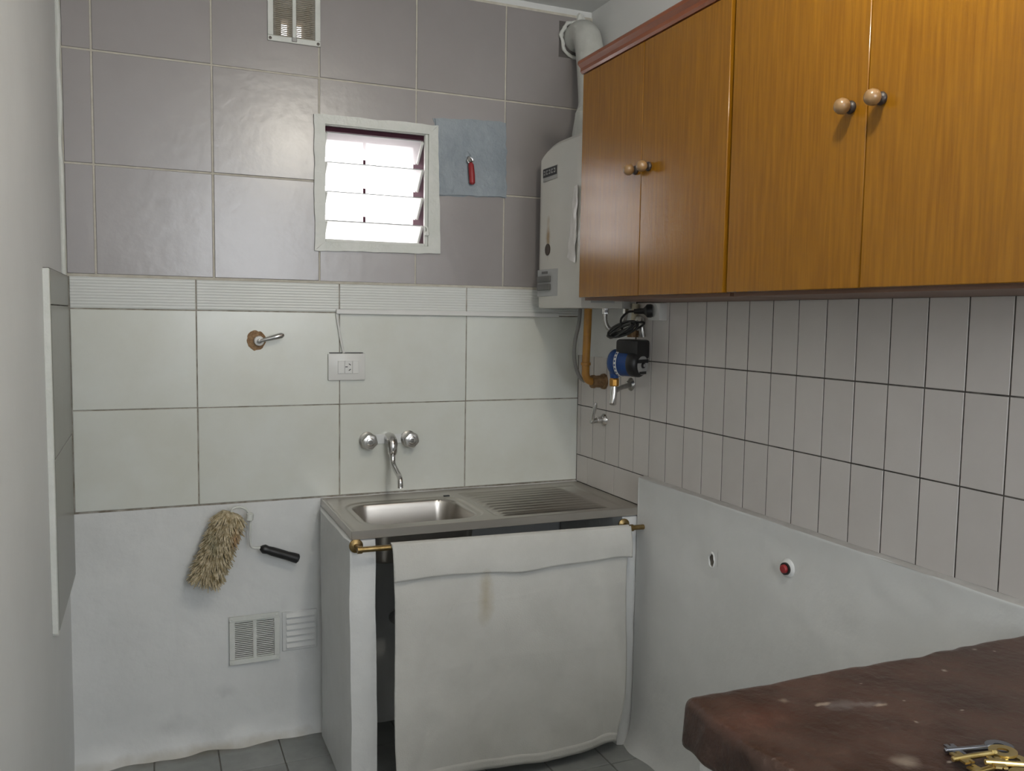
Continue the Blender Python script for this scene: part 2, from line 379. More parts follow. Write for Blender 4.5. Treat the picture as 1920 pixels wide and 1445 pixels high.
part('grey_ledge', MB().grid(lambda u,v: (-.0225+.0228*v, -.505-(abs(YB)-.505)*u, RZ[0]-.003+.0052*v+.0014*nz(u*60,v,3)), 160, 2), mat('ledge_grey',(.48,.46,.43),.8,col2=(.58,.56,.53),nscale=14), wr, 60)  # ledge strip in a duller beige grey than the plaster below
part('plaster_end', MB().box((-.023,-.512,.02),(.028,-.500,RZ[0]-.003),.003), PLAS2, wr, True)
# rear wall with its window (behind the camera)
wrear = MB(); wall_cells(wrear, XL-.2, XR+.2, -.1, CEILZ+.1, YB-.12, YB, [(-1.23,-.21,1.33,2.57)])
structure('wall_rear', wrear, PAINT)
f2 = MB(); wy0, wy1 = YB-.09, YB-.05
for a,b in (((-1.23,1.33),(-.21,1.38)),((-1.23,2.52),(-.21,2.57)),((-1.23,1.38),(-1.18,2.52)),((-.26,1.38),(-.21,2.52)),((-.745,1.38),(-.695,2.52))): f2.box((a[0],wy0,a[1]),(b[0],wy1,b[1]))
win2 = structure('window_2', f2, FRAME)
for a,b in ((-1.18,-.745),(-.695,-.26)): part('pane', MB().box((a,YB-.072,1.38),(b,YB-.068,2.52)), CLEAR, win2)

# ================================================================== louvre window
t = MB()
def wob(poly_pts, y0, dy): return MB().prism([(x,y0,z) for x,z in poly_pts], (0,dy,0))
def edge(p, q, n=22, a=.0045, s=40):
    return [(p[0]+(q[0]-p[0])*i/n+a*nz(p[0]+i*.37,p[1],s), p[1]+(q[1]-p[1])*i/n+a*nz(p[1]+i*.41,q[0],s)) for i in range(n)]
def bar(name, outer, inner, parent, y0=-.010, dy=.022, m=FRAME):
    pts = edge(outer[0], outer[1])+[outer[1], inner[1], inner[0]]
    return part(name, wob(pts, y0, dy), m, parent)
OA,OB,OC,OD = (-1.027,2.152),(-.588,2.157),(-.576,1.703),(-1.025,1.695)
IA,IB,IC,ID = (-.990,2.123),(-.622,2.123),(-.622,1.727),(-.990,1.727)
win = tag(bpy.data.objects.new('window_1', None), kind='structure'); COL.objects.link(win); win.location = (-.806,0,1.70)
bar('head', (OA,OB), (IA,IB), win); bar('jamb', (OD,OA), (ID,IA), win); bar('jamb', (OB,OC), (IB,IC), win); bar('sill', (OC,OD), (IC,ID), win)
# inner metal frame
for nm,a,b in (('inner_frame',(-.9905,-.004,1.727),(-.9885,.02,2.123)),('inner_frame',(-.6345,-.004,1.727),(-.622,.012,2.123)),('inner_frame',(-.9885,-.004,2.119),(-.6345,.012,2.1235)),('inner_frame',(-.9885,-.004,1.7265),(-.6345,.03,1.737))):
    part(nm, MB().box(a,b,.002), FRAME, win, True)
part('outer_lining', MB().box((-.632,.0125,1.728),(-.6222,.155,2.112)).box((-.989,.0125,2.104),(-.634,.155,2.1228)), MAROON, win)
slat_me = MB().box((-.168,-.0025,-.049),(.168,.0025,.049)).mesh('glass_slat', GLASSM)
edge_me = MB().tube([(-.168,0,.0495),(.168,0,.0495)],.0016,6).mesh('slat_edge', GEDGE)
edge2_me = MB().tube([(-.168,0,-.0495),(.168,0,-.0495)],.0010,6).mesh('slat_edge', GEDGE)
clip_me = MB().box((-.004,-.006,-.047),(.004,.006,.047),.0015).mesh('slat_clip', FRAME, True)
TL = math.radians(45)
for k in range(4):
    zc = 1.800+.0993*k-.049*math.cos(TL); yc_ = .006+.049*math.sin(TL)
    for nm,me,dx in (('glass_slat',slat_me,-.8145),('slat_edge',edge_me,-.8145),('slat_edge',edge2_me,-.8145),('slat_clip',clip_me,-.9835),('slat_clip',clip_me,-.6405)):
        o = link(nm, me, win, (dx, yc_, zc)); o.rotation_euler = (TL, 0, 0)
part('crank_lever', MB().tube([(-.630,-.006,1.80),(-.627,-.018,1.79),(-.626,-.02,1.765)],.004,8).lathe((-.626,-.003,1.772),(0,-1,0),[(0,.009),(.012,.009),(.014,.004)],12), FRAME, win, True)
# security bars outside
part('security_bar', MB().tube([(-.806,.20,1.6),(-.806,.20,2.25)],.005,8), MAROON, win)
for z in (1.82,2.02): part('security_bar', MB().tube([(-1.05,.20,z),(-.58,.20,z)],.004,8), MAROON, win)

# ================================================================== blue-grey access panel and its red handle
pz = [(-.599,2.182),(-.328,2.192),(-.322,1.923),(-.588,1.914)]
pts = []
for i in range(4): pts += edge(pz[i], pz[(i+1)%4], 24, .0045, 9)
ap = thing('access_panel', 'blue-grey painted square panel set on the grey tiles beside the louvre window', 'panel', (-.46,0,1.914))
part('paint_smear', wob([(x+.006*nz(x*40,z*40,1), z+.006*nz(z*30,x*30,5)) for x,z in [(-.46+(x+.46)*1.035, 2.052+(z-2.052)*1.03) for x,z in pts]], -.002, .0021), BLUEP, ap)
part('cover', wob(pts, -.008, .006), BLUEP, ap)
part('plaster_blob', MB().lathe((-.474,-.008,2.065),(0,-1,0),[(0,.010),(.002,.007),(.003,.002)],9,.3,3), BLUEP, ap, True)
rh = thing('red_handle', 'small red plastic sleeved handle hanging from a metal stub on blue-grey panel', 'handle', (-.464,-.02,1.955))
part('stub', MB().tube([(-.472,-.008,2.052),(-.472,-.018,2.050),(-.470,-.022,2.035)],.007,10), DCHROME, rh, True)
part('ring', MB().tube(arc((-.470,-.022,2.042),(1,0,0),(0,0,1),.010,0,2*math.pi,16),.0025,6), DCHROME, rh, True)
part('red_sleeve', MB().tube([(-.469,-.022,2.034),(-.467,-.023,2.026),(-.463,-.023,1.99),(-.461,-.022,1.962),(-.461,-.022,1.957)],[.006,.0105,.0115,.011,.006],14), RED, rh, True)

# ================================================================== vent grilles
def grille(name, label, x0, x1, z0, z1, y, slat_m, frame_m, nsl, back, tilt, scr, slatw=.5):
    g = thing(name, label, 'vent', ((x0+x1)/2, y, z0))
    b = .018
    for a,c in (((x0,y-.006,z0),(x1,y,z0+b)),((x0,y-.006,z1-b),(x1,y,z1)),((x0,y-.006,z0+b),(x0+b,y,z1-b)),((x1-b,y-.006,z0+b),(x1,y,z1-b))):
        part('frame_bar', MB().box(a,c,.0012), frame_m, g, True)
    xm = (x0+x1)/2
    part('centre_bar', MB().box((xm-.006,y-.006,z0+b),(xm+.006,y,z1-b),.001), frame_m, g, True)
    hw = (xm-.006-(x0+b))/2; pitch = (z1-z0-2*b)/nsl
    me = MB().box((-hw,-.0006,-pitch*slatw),(hw,.0006,pitch*slatw)).mesh('slat', slat_m)
    for k in range(nsl):
        for xc in (x0+b+hw, x1-b-hw):
            o = link('slat', me, g, (xc, y-.001, z0+b+pitch*(k+.5))); o.rotation_euler = (math.radians(tilt),0,0)
    if back:
        a_,b_,c_,d_ = DUCTH; part('duct_shell', MB().box((a_,.145,c_),(b_,.155,d_)).box((a_,.0,c_),(a_+.002,.145,d_)).box((b_-.002,.0,c_),(b_,.145,d_)).box((a_,.0,c_),(b_,.145,c_+.002)).box((a_,.0,d_-.002),(b_,.145,d_)), back, g)
    for (sx,sz) in ((x0+.008,z0+.008),(x1-.008,z0+.008),(x0+.008,z1-.008),(x1-.008,z1-.008)):
        part('screw', MB().lathe((sx,y-.005,sz),(0,-1,0),[(0,.0055),(.002,.005),(.003,.001)],10), scr, g, True)
    return g
VG = mat('vent_slat_metal', (.24,.215,.165), .5)
SCR = mat('dark_screw', (.10,.09,.08), .5, .6)
g1 = grille('vent_grille', 'white framed vent grille on grey tiles, daylight showing through its slats', -1.176, -1.004, 2.374, 2.545, -.001, VG, FRAME, 22, None, 0, SCR, .36)
part('slide_tab', MB().box((-1.099,-.012,2.378),(-1.082,-.006,2.392),.002), GPLA, g1, True)
# brown duct behind it, broken open to the daylight
dk = MB(); dk.box((-1.149,.10,2.386),(-1.118,.155,2.514)); dk.box((-1.091,.10,2.386),(-1.066,.155,2.514)); dk.box((-1.149,.10,2.484),(-1.031,.155,2.514)); dk.box((-1.0415,.04,2.386),(-1.031,.155,2.514))
DUCT = mat('brown_duct', (.20,.14,.09), .9, col2=(.36,.28,.19), nscale=40)
part('duct_lining', dk, DUCT, g1)
g2 = grille('vent_grille', 'white painted vent grille low on the plaster beside the sink pillar', -1.318, -1.152, .281, .449, -.012, FRAME, FRAME, 20, mat('bare_mortar',(.30,.28,.25),.9), 0, FRAME, .30)
g3 = thing('painted_over_vent', 'paint-clogged wall vent of six ridges beside the slatted grille', 'vent', (-1.08,-.01,.30))
part('plate', MB().box((-1.142,-.010,.303),(-1.022,-.003,.443),.002), PLAS, g3, True)
rid = MB().prism([(-.050,0,.009),(-.050,-.009,-.003),(-.050,-.008,-.005),(-.050,0,-.004)],(.098,0,0)).mesh('ridge', PLAS)
for k in range(6): link('ridge', rid, g3, (-1.078, -.0098, .320+.0215*k))

# ================================================================== stop valve lever, socket, trunking
lv = thing('valve_lever', 'chrome lever valve in a broken brown hole in white tile', 'valve', (-1.214,0,1.387))
part('hole_edge', wob([(-1.214-.006+.031*(1+.22*nz(math.cos(a)*2,math.sin(a)*2,3))*math.cos(a), 1.388+.033*(1+.22*nz(math.cos(a)*2,math.sin(a)*2,8))*math.sin(a)) for a in [2*math.pi*i/28 for i in range(28)]], -.0016, .0015), RUSTY, lv)
part('collar', MB().lathe((-1.212,-.001,1.386),(0,-1,0),[(0,.017),(.018,.016),(.02,.013),(.02,.009)],20), WPLA, lv, True)
part('stem', MB().lathe((-1.212,-.018,1.386),(0,-1,0),[(0,.009),(.014,.008),(.016,.004)],14), DCHROME, lv, True)
part('lever', MB().tube([(-1.212,-.03,1.386),(-1.195,-.034,1.391),(-1.165,-.036,1.399),(-1.142,-.036,1.405),(-1.134,-.036,1.407)],[.005,.0065,.009,.010,.005],14), CHROME, lv, True)

so = thing('wall_socket', 'white rectangular socket plate with three slots on white tiles', 'socket', (-.916,0,1.249))
bx_ = MB(); a_,b_,c_,d_ = BOXH
bx_.box((a_,.046,c_),(b_,.050,d_)).box((a_,.001,c_),(a_+.002,.046,d_)).box((b_-.002,.001,c_),(b_,.046,d_)).box((a_,.001,c_),(b_,.046,c_+.002)).box((a_,.001,d_-.002),(b_,.046,d_))
part('wall_box', bx_, GPLA, so)
part('plate', MB().box((-.981,-.012,1.249),(-.851,-.001,1.343),.003), WPLA, so, True)
for a,b in ((-.948,-.926),(-.924,-.899),(-.897,-.875)): part('module', MB().box((a,-.0155,1.273),(b,-.011,1.318),.001), WPLA, so)
for (x,z,r) in ((-.9185,1.2965,90),(-.907,1.305,35),(-.907,1.286,-35)):
    o = link('pin_slot', MB().box((-.0042,-.0006,-.0014),(.0042,.0006,.0014)).mesh('pin_slot', BLACK), so, (x,-.0158,z)); o.rotation_euler = (0, math.radians(r if r != 90 else 0), 0)
tr = tag(part('cable_trunking', MB().box((-.953,-.014,1.480),(-.095,-.0005,1.497),.002), WPLA, None, True), 'slim white plastic cable trunking running along white tiles to the heater', 'trunking')
tag(part('cable', MB().tube(smoothpath([(-.951,-.006,1.481),(-.949,-.006,1.466),(-.938,-.006,1.40),(-.928,-.006,1.352),(-.926,-.008,1.344)]),.0042,8), WPLA, None, True), 'thin white cable running from the trunking down to the socket', 'cable')

# ================================================================== wall tap over the sink
fa = thing('sink_tap', 'chrome wall mixer tap with two fluted knobs and a bent spout', 'tap', (-.76,0,1.03))
for x in (-.842,-.690):
    part('rosette', MB().lathe((x,.001,1.033),(0,-1,0),[(0,.030),(.006,.029),(.012,.018),(.028,.014)],24), DCHROME, fa, True)
    k = part('knob', MB().lathe((x,-.025,1.033),(0,-1,0),[(0,.020),(.004,.0275),(.020,.0275),(.027,.024),(.029,.017)],36,.05,6), DCHROME, fa, 25)
    part('cap', MB().lathe((x,-.053,1.033),(0,-1,0),[(0,.015),(.003,.0145),(.0045,.011),(.004,.004)],20), CHROME, k, True)
part('bridge', MB().box((-.82,-.0045,1.018),(-.715,-.0005,1.052),.0015), PLAS2, fa, True)
part('body', MB().tube([(-.763,.0,1.042),(-.763,-.030,1.042),(-.763,-.046,1.036),(-.763,-.053,1.022),(-.763,-.055,.995),(-.763,-.055,.985)],[.017,.0175,.018,.0185,.017,.013],18), CHROME, fa, True)
part('spout', MB().tube(smoothpath([(-.763,-.055,.990),(-.763,-.058,.968),(-.764,-.072,.952),(-.765,-.120,.935),(-.766,-.158,.925),(-.767,-.172,.912),(-.767,-.174,.889)],5),[.0105]*6+[.0095]*19+[.0098]*5+[.0105], 14), CHROME, fa, True)

# ================================================================== sink unit
SX0,SX1,SY0,SY1,SZ = -1.006,-.004,-.500,-.002,.833
def rr(x, y, x0, x1, y0, y1, r):
    cx, cy, hx, hy = (x0+x1)/2,(y0+y1)/2,(x1-x0)/2-r,(y1-y0)/2-r
    qx, qy = abs(x-cx)-hx, abs(y-cy)-hy
    return math.hypot(max(qx,0),max(qy,0))+min(max(qx,qy),0)-r
sm = lambda t: (lambda q: q*q*(3-2*q))(max(0,min(1,t)))
def sz(x, y):
    z = SZ
    d = rr(x,y,-.945,-.555,-.435,-.115,.075)
    if d < .016: z -= .004*sm((.016-d)/.010)
    d2 = rr(x,y,-.935,-.565,-.425,-.125,.065)
    if d2 < 0: z -= .012*sm(-d2/.006)+.118*sm((-d2-.002)/.022)+.012*sm((-d2-.03)/.09)
    e = rr(x,y,-.525,-.045,-.462,-.062,.02)
    if e < 0:
        z -= .004*sm(-e/.012)
        if rr(x,y,-.51,-.09,-.45,-.075,.01) < .0:
            k = sm((x+.51)/.03)*sm((-.09-x)/.05)
            z += .0066*k*(.5+.5*math.cos(2*math.pi*(y+.262)/.037))**1.2
    b = min(x-SX0, SX1-x, y-SY0, SY1-y)
    z += .0025*sm(1-b/.012)
    return z
NU, NV = 300, 170
sk = thing('sink_unit', 'stainless steel sink with left basin and ribbed drainboard on white pillars', 'sink', (-.505,-.25,.80))
top = MB(); bas = MB()
vs = [(SX0+(SX1-SX0)*i/NU, SY0+(SY1-SY0)*j/NV) for j in range(NV+1) for i in range(NU+1)]
vv = [(x,y,sz(x,y)) for x,y in vs]; ft = []; fb = []
for j in range(NV):
    for i in range(NU):
        a = j*(NU+1)+i; q = (a,a+1,a+NU+2,a+NU+1)
        x = SX0+(SX1-SX0)*(i+.5)/NU; y = SY0+(SY1-SY0)*(j+.5)/NV
        (fb if rr(x,y,-.935,-.565,-.425,-.125,.065) < 0 else ft).append(q)
def compact(mb, fs):
    mp = {}; out = []
    for f in fs:
        for i in f: mp.setdefault(i, len(mp))
    inv = sorted(mp, key=mp.get); mb.add([vv[i] for i in inv], [tuple(mp[i] for i in f) for f in fs])
compact(top, ft); compact(bas, fb)
def solid(o, t):
    md = o.modifiers.new('sheet', 'SOLIDIFY'); md.thickness = t; md.offset = -1; return o
solid(part('drainboard_top', top, STEEL, sk, 180), .0015); solid(part('basin', bas, STEEL, sk, 180), .0015)
part('front_lip', MB().box((SX0,SY0-.0015,SZ-.024),(SX1,SY0+.0005,SZ+.0025),.0007), STEEL, sk)
part('side_lip', MB().box((SX0-.0012,SY0,SZ-.024),(SX0+.0006,SY1,SZ+.0025),.0005), STEEL, sk)
part('side_lip', MB().box((SX1-.0006,SY0,SZ-.024),(SX1+.0012,SY1,SZ+.0025),.0005), STEEL, sk)
part('strainer', MB().lathe((-.75,-.275,SZ-.1428),(0,0,1),[(0,.036),(.003,.035),(.0035,.024),(.001,.02)],24), DCHROME, sk, True)
part('overflow_clip', MB().box((-.588,-.110,SZ-.001),(-.566,-.101,SZ+.004),.001), BLACK, sk)
part('drain_pipe', MB().tube(smoothpath([(-.75,-.275,SZ-.144),(-.75,-.275,.56),(-.75,-.25,.50),(-.75,-.16,.50),(-.75,-.13,.45),(-.75,-.08,.40),(-.75,-.045,.39)]),.022,14), GPLA, sk, True)

# masonry pillars
def pillar(name, label, x0, x1, y0, y1, z1, seed, lean=0):
    n = 16; mb = MB(); per = []
    def ring(z, inset):
        pts = []
        c = [(x0,y0),(x1,y0),(x1,y1),(x0,y1)]
        for k in range(4):
            a, b = c[k], c[(k+1)%4]; seg = 10 if k in (1,3) else 4
            for i in range(seg):
                x = a[0]+(b[0]-a[0])*i/seg; y = a[1]+(b[1]-a[1])*i/seg
                cx, cy = (x0+x1)/2,(y0+y1)/2
                if i == 0: x += .006*(1 if x < cx else -1); y += .006*(1 if y < cy else -1)
                x += .006*nz(x*3+seed,y*5,z*6)+lean*(z1-z)+(inset if x < cx else -inset)
                if y < -.1: y += .005*nz(x*5,y*4+seed,z*7)+(inset if y < cy else 0)
                pts.append((x,y,z))
        return pts
    zs = [0,.02,.05]+[.05+(z1-.06)*i/22 for i in range(1,23)]+[z1-.004,z1]
    vs = []; R = None
    for q,z in enumerate(zs):
        r = ring(z, .006 if q == len(zs)-1 else -.004 if z < .03 else 0); R = len(r); vs += r
    fs = [(k*R+i, k*R+(i+1)%R, (k+1)*R+(i+1)%R, (k+1)*R+i) for k in range(len(zs)-1) for i in range(R)]
    fs.append(tuple((len(zs)-1)*R+i for i in range(R))); fs.append(tuple(range(R-1,-1,-1)))
    mb.add(vs, fs)
    return tag(part(name, mb, PILL, None, 50), label, 'pillar')
pillar('masonry_pillar', 'white plastered masonry pillar under the basin end of the sink', -1.018, -.927, -.497, -.010, .808, 3.1, .010)
pillar('masonry_pillar', 'white plastered masonry pillar under the drainboard, against the right wall', -.078, .003, -.497, -.010, .808, 8.7, 0)

# ================================================================== curtain rod and cloth
rod = thing('curtain_rod', 'thin brass rod on two round brackets across the sink front', 'rod', (-.5,-.545,.77))
RA, RB = Vector((-.993,-.545,.790)), Vector((-.008,-.545,.778))
part('pole', MB().tube([RA,RB],.0085,12), BRASS, rod, True)
for xx in (-.993,-.072):
    z = .790-.012*(xx+.993)/.985
    part('bracket', MB().lathe((xx,-.4955,z),(0,-1,0),[(0,.021),(.004,.021),(.007,.017),(.009,.008),(.040,.008),(.040,.003)],20), BRASS, rod, True)
    part('rod_ring', MB().tube([(xx-.007,-.545,z),(xx+.007,-.545,z)],.0115,14), BRASS, rod, True)
cu = thing('cloth_curtain', 'off-white cloth folded over a brass rod, brown stain, hanging under the sink', 'curtain', (-.49,-.56,.05))
def fold(x, z):
    s = (.80-z)/.75
    a = .010*s*nz(x*3.2,z*1.1,4)+.004*s*nz(x*9,z*2,1)
    a += .030*s*math.exp(-((x+.19-.22*(.62-z))/.045)**2)*(1 if z < .7 else .4)
    a -= .020*s*math.exp(-((x+.27-.22*(.62-z))/.05)**2)
    a += .0013*math.exp(-((z-.40-.01*math.sin(x*9))/.005)**2)*(.4+.8*abs(nz(x*5,2,1)))+.001*math.exp(-((z-.60-.004*math.sin(x*14))/.004)**2)
    a += .004*nz(x*12+z*7,z*6,2)*(.3+s)+.003*nz(x*26-z*10,z*11,7)*s+.010*s*math.exp(-((x+.80+.10*(.7-z))/.04)**2)
    return a
def cloth(u, v):
    zt = .803-.013*u; z = zt-(zt-(.052-.008*u+.008*math.sin(u*7)))*v
    x0 = -.898+.014*v+.004*math.sin(v*6); x1 = -.082-.030*v-.006*math.sin(v*8)
    x = x0+(x1-x0)*u
    return (x, -.5555-.004-fold(x,z)-.012*v, z)
sheet = part('sheet', MB().grid(cloth, 130, 120), CLOTH, cu, 180); solid(sheet, .0012)
def flap(u, v):
    zt = .8035-.013*u; low = .689-.006*u+.006*math.sin(u*9)+.005*nz(u*7,1,2)
    z = zt-(zt-low)*v; x = -.900+.816*u+.004*v*(1 if u < .5 else 1)
    return (x, -.5605-.0035-.010*v-.006*math.sin(v*3.1)-.5*fold(x,z)-.004*nz(x*6,v*2,6)*v, z)
solid(part('folded_flap', MB().grid(flap, 120, 18), CLOTH, cu, 180), .0015)
part('rod_fold', MB().grid(lambda u,v: (-.9+.817*u, -.545-.0125*math.cos(math.pi*(v)), .791-.0125*u+.0125*math.sin(math.pi*v)), 40, 10), CLOTH, cu, 180)
hem = MB().grid(lambda u,v: (lambda p: (p[0],p[1]-.0008,p[2]+.0004))(cloth(u,.955+.044*v)), 130, 3)
solid(part('hem', hem, CLOTH, cu, 180), .0006)
spots(CLOTH, [((-.60,-.56,.60),(.034,.2,.10),.5), ((-.60,-.56,.655),(.020,.2,.06),.25)], (.34,.27,.14))

# ================================================================== paint roller on the wall
pr = thing('paint_roller', 'shaggy beige paint roller with black handle hung on the plaster wall', 'paint roller', (-1.38,-.05,.60))
A0, A1 = Vector((-1.312,-.062,.818)), Vector((-1.392,-.062,.612))
ax = (A1-A0).normalized(); s1 = ax.orthogonal().normalized(); s2 = ax.cross(s1)
part('core', MB().tube([A0,A1],.030,16), FIB, pr, True)
fb = MB()
for k in range(2300):
    tt = random.random(); th = random.uniform(0,2*math.pi); n = s1*math.cos(th)+s2*math.sin(th)
    p = A0+(A1-A0)*tt+n*.028
    d = (n*random.uniform(.7,1.1)+ax*random.uniform(.1,.9)+Vector((random.uniform(-.3,.3),random.uniform(-.3,.3),-.35+random.uniform(-.3,.2)))).normalized()
    L = random.uniform(.024,.042); e = p+d*L+Vector((0,0,-.006))
    if e.y > -.008: e.y = -.008-random.random()*.004
    md_ = p+d*L*.55; md_.y = min(md_.y,-.008)
    fb.tube([p,md_,e],[.0030,.0026,.0013],4,True)
tag(part('pile', fb, FIB, pr), kind='stuff')
spots(FIB, [((-1.30,-.06,.735),(.03,.2,.05),.5)], (.42,.19,.07), 40, 1.0)
spots(FIB, [((-1.37,-.06,.73),(.03,.2,.05),.5)], (.14,.17,.10), 40, 1.0)
wp = [A0+ax*-.004, A0-ax*.016, (-1.285,-.060,.836),(-1.262,-.058,.824),(-1.251,-.056,.795),(-1.252,-.052,.74),(-1.248,-.046,.700),(-1.238,-.044,.690),(-1.222,-.044,.688),(-1.205,-.044,.684)]
part('wire_frame', MB().tube(smoothpath(wp,5),.0042,10), FRAME, pr, True)
part('clip_cap', MB().lathe((-1.252,-.057,.800),(.1,0,1),[(-.014,.007),(-.011,.012),(.010,.012),(.014,.007)],12), FRAME, pr, True)
h0, h1 = Vector((-1.218,-.044,.688)), Vector((-1.090,-.040,.636))
part('handle', MB().tube([h0+(h1-h0)*q for q in (0,.04,.10,.2,.32,.5,.7,.88,.97,1)],[.006,.011,.016,.014,.0155,.0155,.0150,.0168,.0168,.012],16), BLACK, pr, True)

# ================================================================== water heater
HX, HY0, HY1, HZ0, HZ1 = -.222, -.085, -.425, 1.513, 2.085
wh = thing('water_heater', 'white enamel gas water heater hung in the corner behind orange cabinet', 'water heater', (-.1,-.25,HZ0))
mb = MB(); prof = []
yc = (HY0+HY1)/2; hw = (HY0-HY1)/2
def hfront(y): return HX-.006*(1-((y-yc)/hw)**2)
N = 18; ys = [HY0+(HY1-HY0)*i/N for i in range(N+1)]
def htop(y): return HZ1-.05+.058*math.sqrt(max(0,1-max(0,(y-(HY0-.19))/.19)**2))
vs = []; fs = []
loop = [(-.003,HY0)]+[(HX+.012,HY0)]+[(hfront(y)+ (.006 if i in (0,N) else 0),y) for i,y in enumerate(ys)]+[(HX+.012,HY1),(-.003,HY1)]
R = len(loop)
for z,ins in ((HZ0,.004),(HZ0+.006,0),(1.7,0),(1.95,0)): vs += [(x+(ins if x < -.1 else 0),y,z) for x,y in loop]
vs += [(x,y,htop(y)-.012) for x,y in loop]; vs += [(x+(.010 if x < -.1 else 0),y,htop(y)) for x,y in loop]
fs = [(k*R+i,k*R+(i+1)%R,(k+1)*R+(i+1)%R,(k+1)*R+i) for k in range(5) for i in range(R)]
fs.append(tuple(range(R-1,-1,-1)))
for i in range(1,R//2): fs.append((5*R+i-1,5*R+i,5*R+R-1-i,5*R+R-i)) if i < R-1-i else None
mb.add(vs, fs); part('casing', mb, ENAM, wh, 35)
fx = lambda y, o=.002: hfront(y)-o
part('name_plate', MB().box((fx(-.19,.0035),-.135,1.966),(fx(-.19,-.004),-.252,2.012),.001), GPLA, wh)
part('plate_band', MB().box((fx(-.19,.0045),-.137,1.980),(fx(-.19,.003),-.250,2.010)), BLACK, wh)
for k in range(5):
    y = -.150-.0205*k
    part('letter_block', MB().box((fx(-.19,.0052),y+.005,1.988),(fx(-.19,.004),y-.007,1.992)).box((fx(-.19,.0052),y+.005,1.999),(fx(-.19,.004),y-.007,2.003)).box((fx(-.19,.0052),y+(.004 if k%2 else -.004),1.990),(fx(-.19,.004),y+(.001 if k%2 else -.007),2.001)), GPLA, wh)
part('sight_hole', MB().lathe((fx(-.177,-.002),-.180,1.722),(-1,0,0),[(0,.021),(.0045,.021),(.005,.018),(.0042,.012)],22), mat('sooty_hole_dark',(.035,.018,.010),.25), wh, True)  # the hole's darkness and its soot are put into this disc's colour
part('control_plate', MB().box((fx(-.185,.0015),-.098,1.555),(fx(-.185,-.004),-.268,1.652),.001), mat('light_grey_panel',(.40,.41,.41),.4), wh)
for z in (1.588,1.617):
    part('rocker_button', MB().box((fx(-.17,.010),-.108,z-.011),(fx(-.17,0),-.212,z+.011),.003), mat('mid_grey_plastic',(.14,.14,.135),.45), wh, True)
part('dial_mark', MB().box((fx(-.17,.003),-.135,1.636),(fx(-.17,0),-.185,1.645),.0006), mat('mid_grey_plastic',(.14,.14,.135),.45), wh)
part('film_strip', MB().grid(lambda u,v: (fx(-.37,.0035)-.003*math.sin(u*3.1)+.004*nz(u*3,v*7,1), -.383+.046*v-(.028+.034*v)*u, 1.92-.235*v-.022*u*v), 8, 24), mat('glossy_film',(.70,.68,.65),.10), wh, 60)
part('base_label', MB().box((-.180,HY1-.0015,1.531),(-.088,HY1+.001,1.551)), mat('light_grey_panel',(.40,.41,.41),.4), wh)
part('casing_clip', MB().box((-.058,HY1-.012,1.513),(-.030,HY1+.002,1.556),.003), GPLA, wh, True)
part('draft_hood', MB().lathe((-.105,-.245,2.075),(0,0,1),[(0,.062),(.055,.060),(.105,.052),(.125,.050)],24), FLUE, wh, True)
spots(ENAM, [((fx(-.177),-.180,1.765),(.05,.022,.085),.8)], (.30,.17,.04))
# flue
fl = thing('flue_pipe', 'white painted round flue pipe bending from the heater into back wall', 'flue pipe', (-.05,-.1,2.2))
fp = smoothpath([(-.040,.006,2.535),(-.040,-.045,2.538),(-.038,-.085,2.515),(-.040,-.115,2.45),(-.048,-.15,2.34),(-.066,-.195,2.25),(-.09,-.23,2.205),(-.105,-.245,2.185)],6)
part('tube', MB().tube(fp,.052,24), FLUE, fl, True)
rg = []
for i in range(40):
    a = 2*math.pi*i/40; r = .066+.008*nz(math.cos(a)*2,math.sin(a)*2,1); rg.append((-.044+r*math.cos(a)*.92,-.008,2.528+r*math.sin(a)))
part('mortar_collar', MB().tube(rg+[rg[0]],[.006+.008*abs(nz(i*.6,2,5)) for i in range(41)],8), FRAME, fl, True)
for k in range(14):
    x, z = random.uniform(-.03,.022), random.uniform(2.585,2.625)
    part('mortar_lump', MB().lathe((x,-.002,z),(0,-1,0),[(-.004,.02),(.006,.016),(.010,.006)],9,.2,3), FRAME, fl, True) if k < 6 else None
tag(part('cut_tile_patch', MB().box((-.112,-.0012,2.46),(.02,.001,2.592)), mat('dark_grey_mortar',(.12,.11,.105),.8), None), 'dark square of bare mortar around the flue where it enters grey tile', 'mortar patch')

# ================================================================== gas pipe, hoses, valves, pump
gp = thing('gas_pipe', 'ochre yellow painted gas pipe running from the heater to a rusty wall elbow', 'gas pipe', (-.08,-.2,1.24))
part('tube', MB().tube(smoothpath([(-.074,-.21,1.514),(-.076,-.21,1.42),(-.079,-.21,1.30),(-.075,-.21,1.262),(-.058,-.21,1.248),(-.036,-.21,1.246)],6),.0145,16), YEL, gp, True)
part('joint_ring', MB().lathe((-.079,-.21,1.312),(0,0,1),[(-.006,.0145),(-.005,.018),(.005,.018),(.006,.0145)],16), YEL, gp, True)
part('wall_elbow', MB().lathe((.003,-.21,1.246),(-1,0,0),[(0,.030),(.012,.028),(.014,.023),(.040,.022),(.046,.025),(.056,.024),(.057,.016)],20), RUSTY, gp, True)
tag(part('grey_hose', MB().tube(smoothpath([(-.094,-.185,1.514),(-.098,-.185,1.46),(-.113,-.185,1.39),(-.112,-.185,1.32),(-.092,-.185,1.265),(-.07,-.19,1.246)],6),.007,10), mat('grey_rubber',(.20,.195,.185),.5), None, True), 'thin grey flexible hose looping down beside the yellow gas pipe', 'hose')
hs = thing('steel_hose', 'braided steel hose curving in a U under the heater', 'hose', (-.03,-.32,1.45))
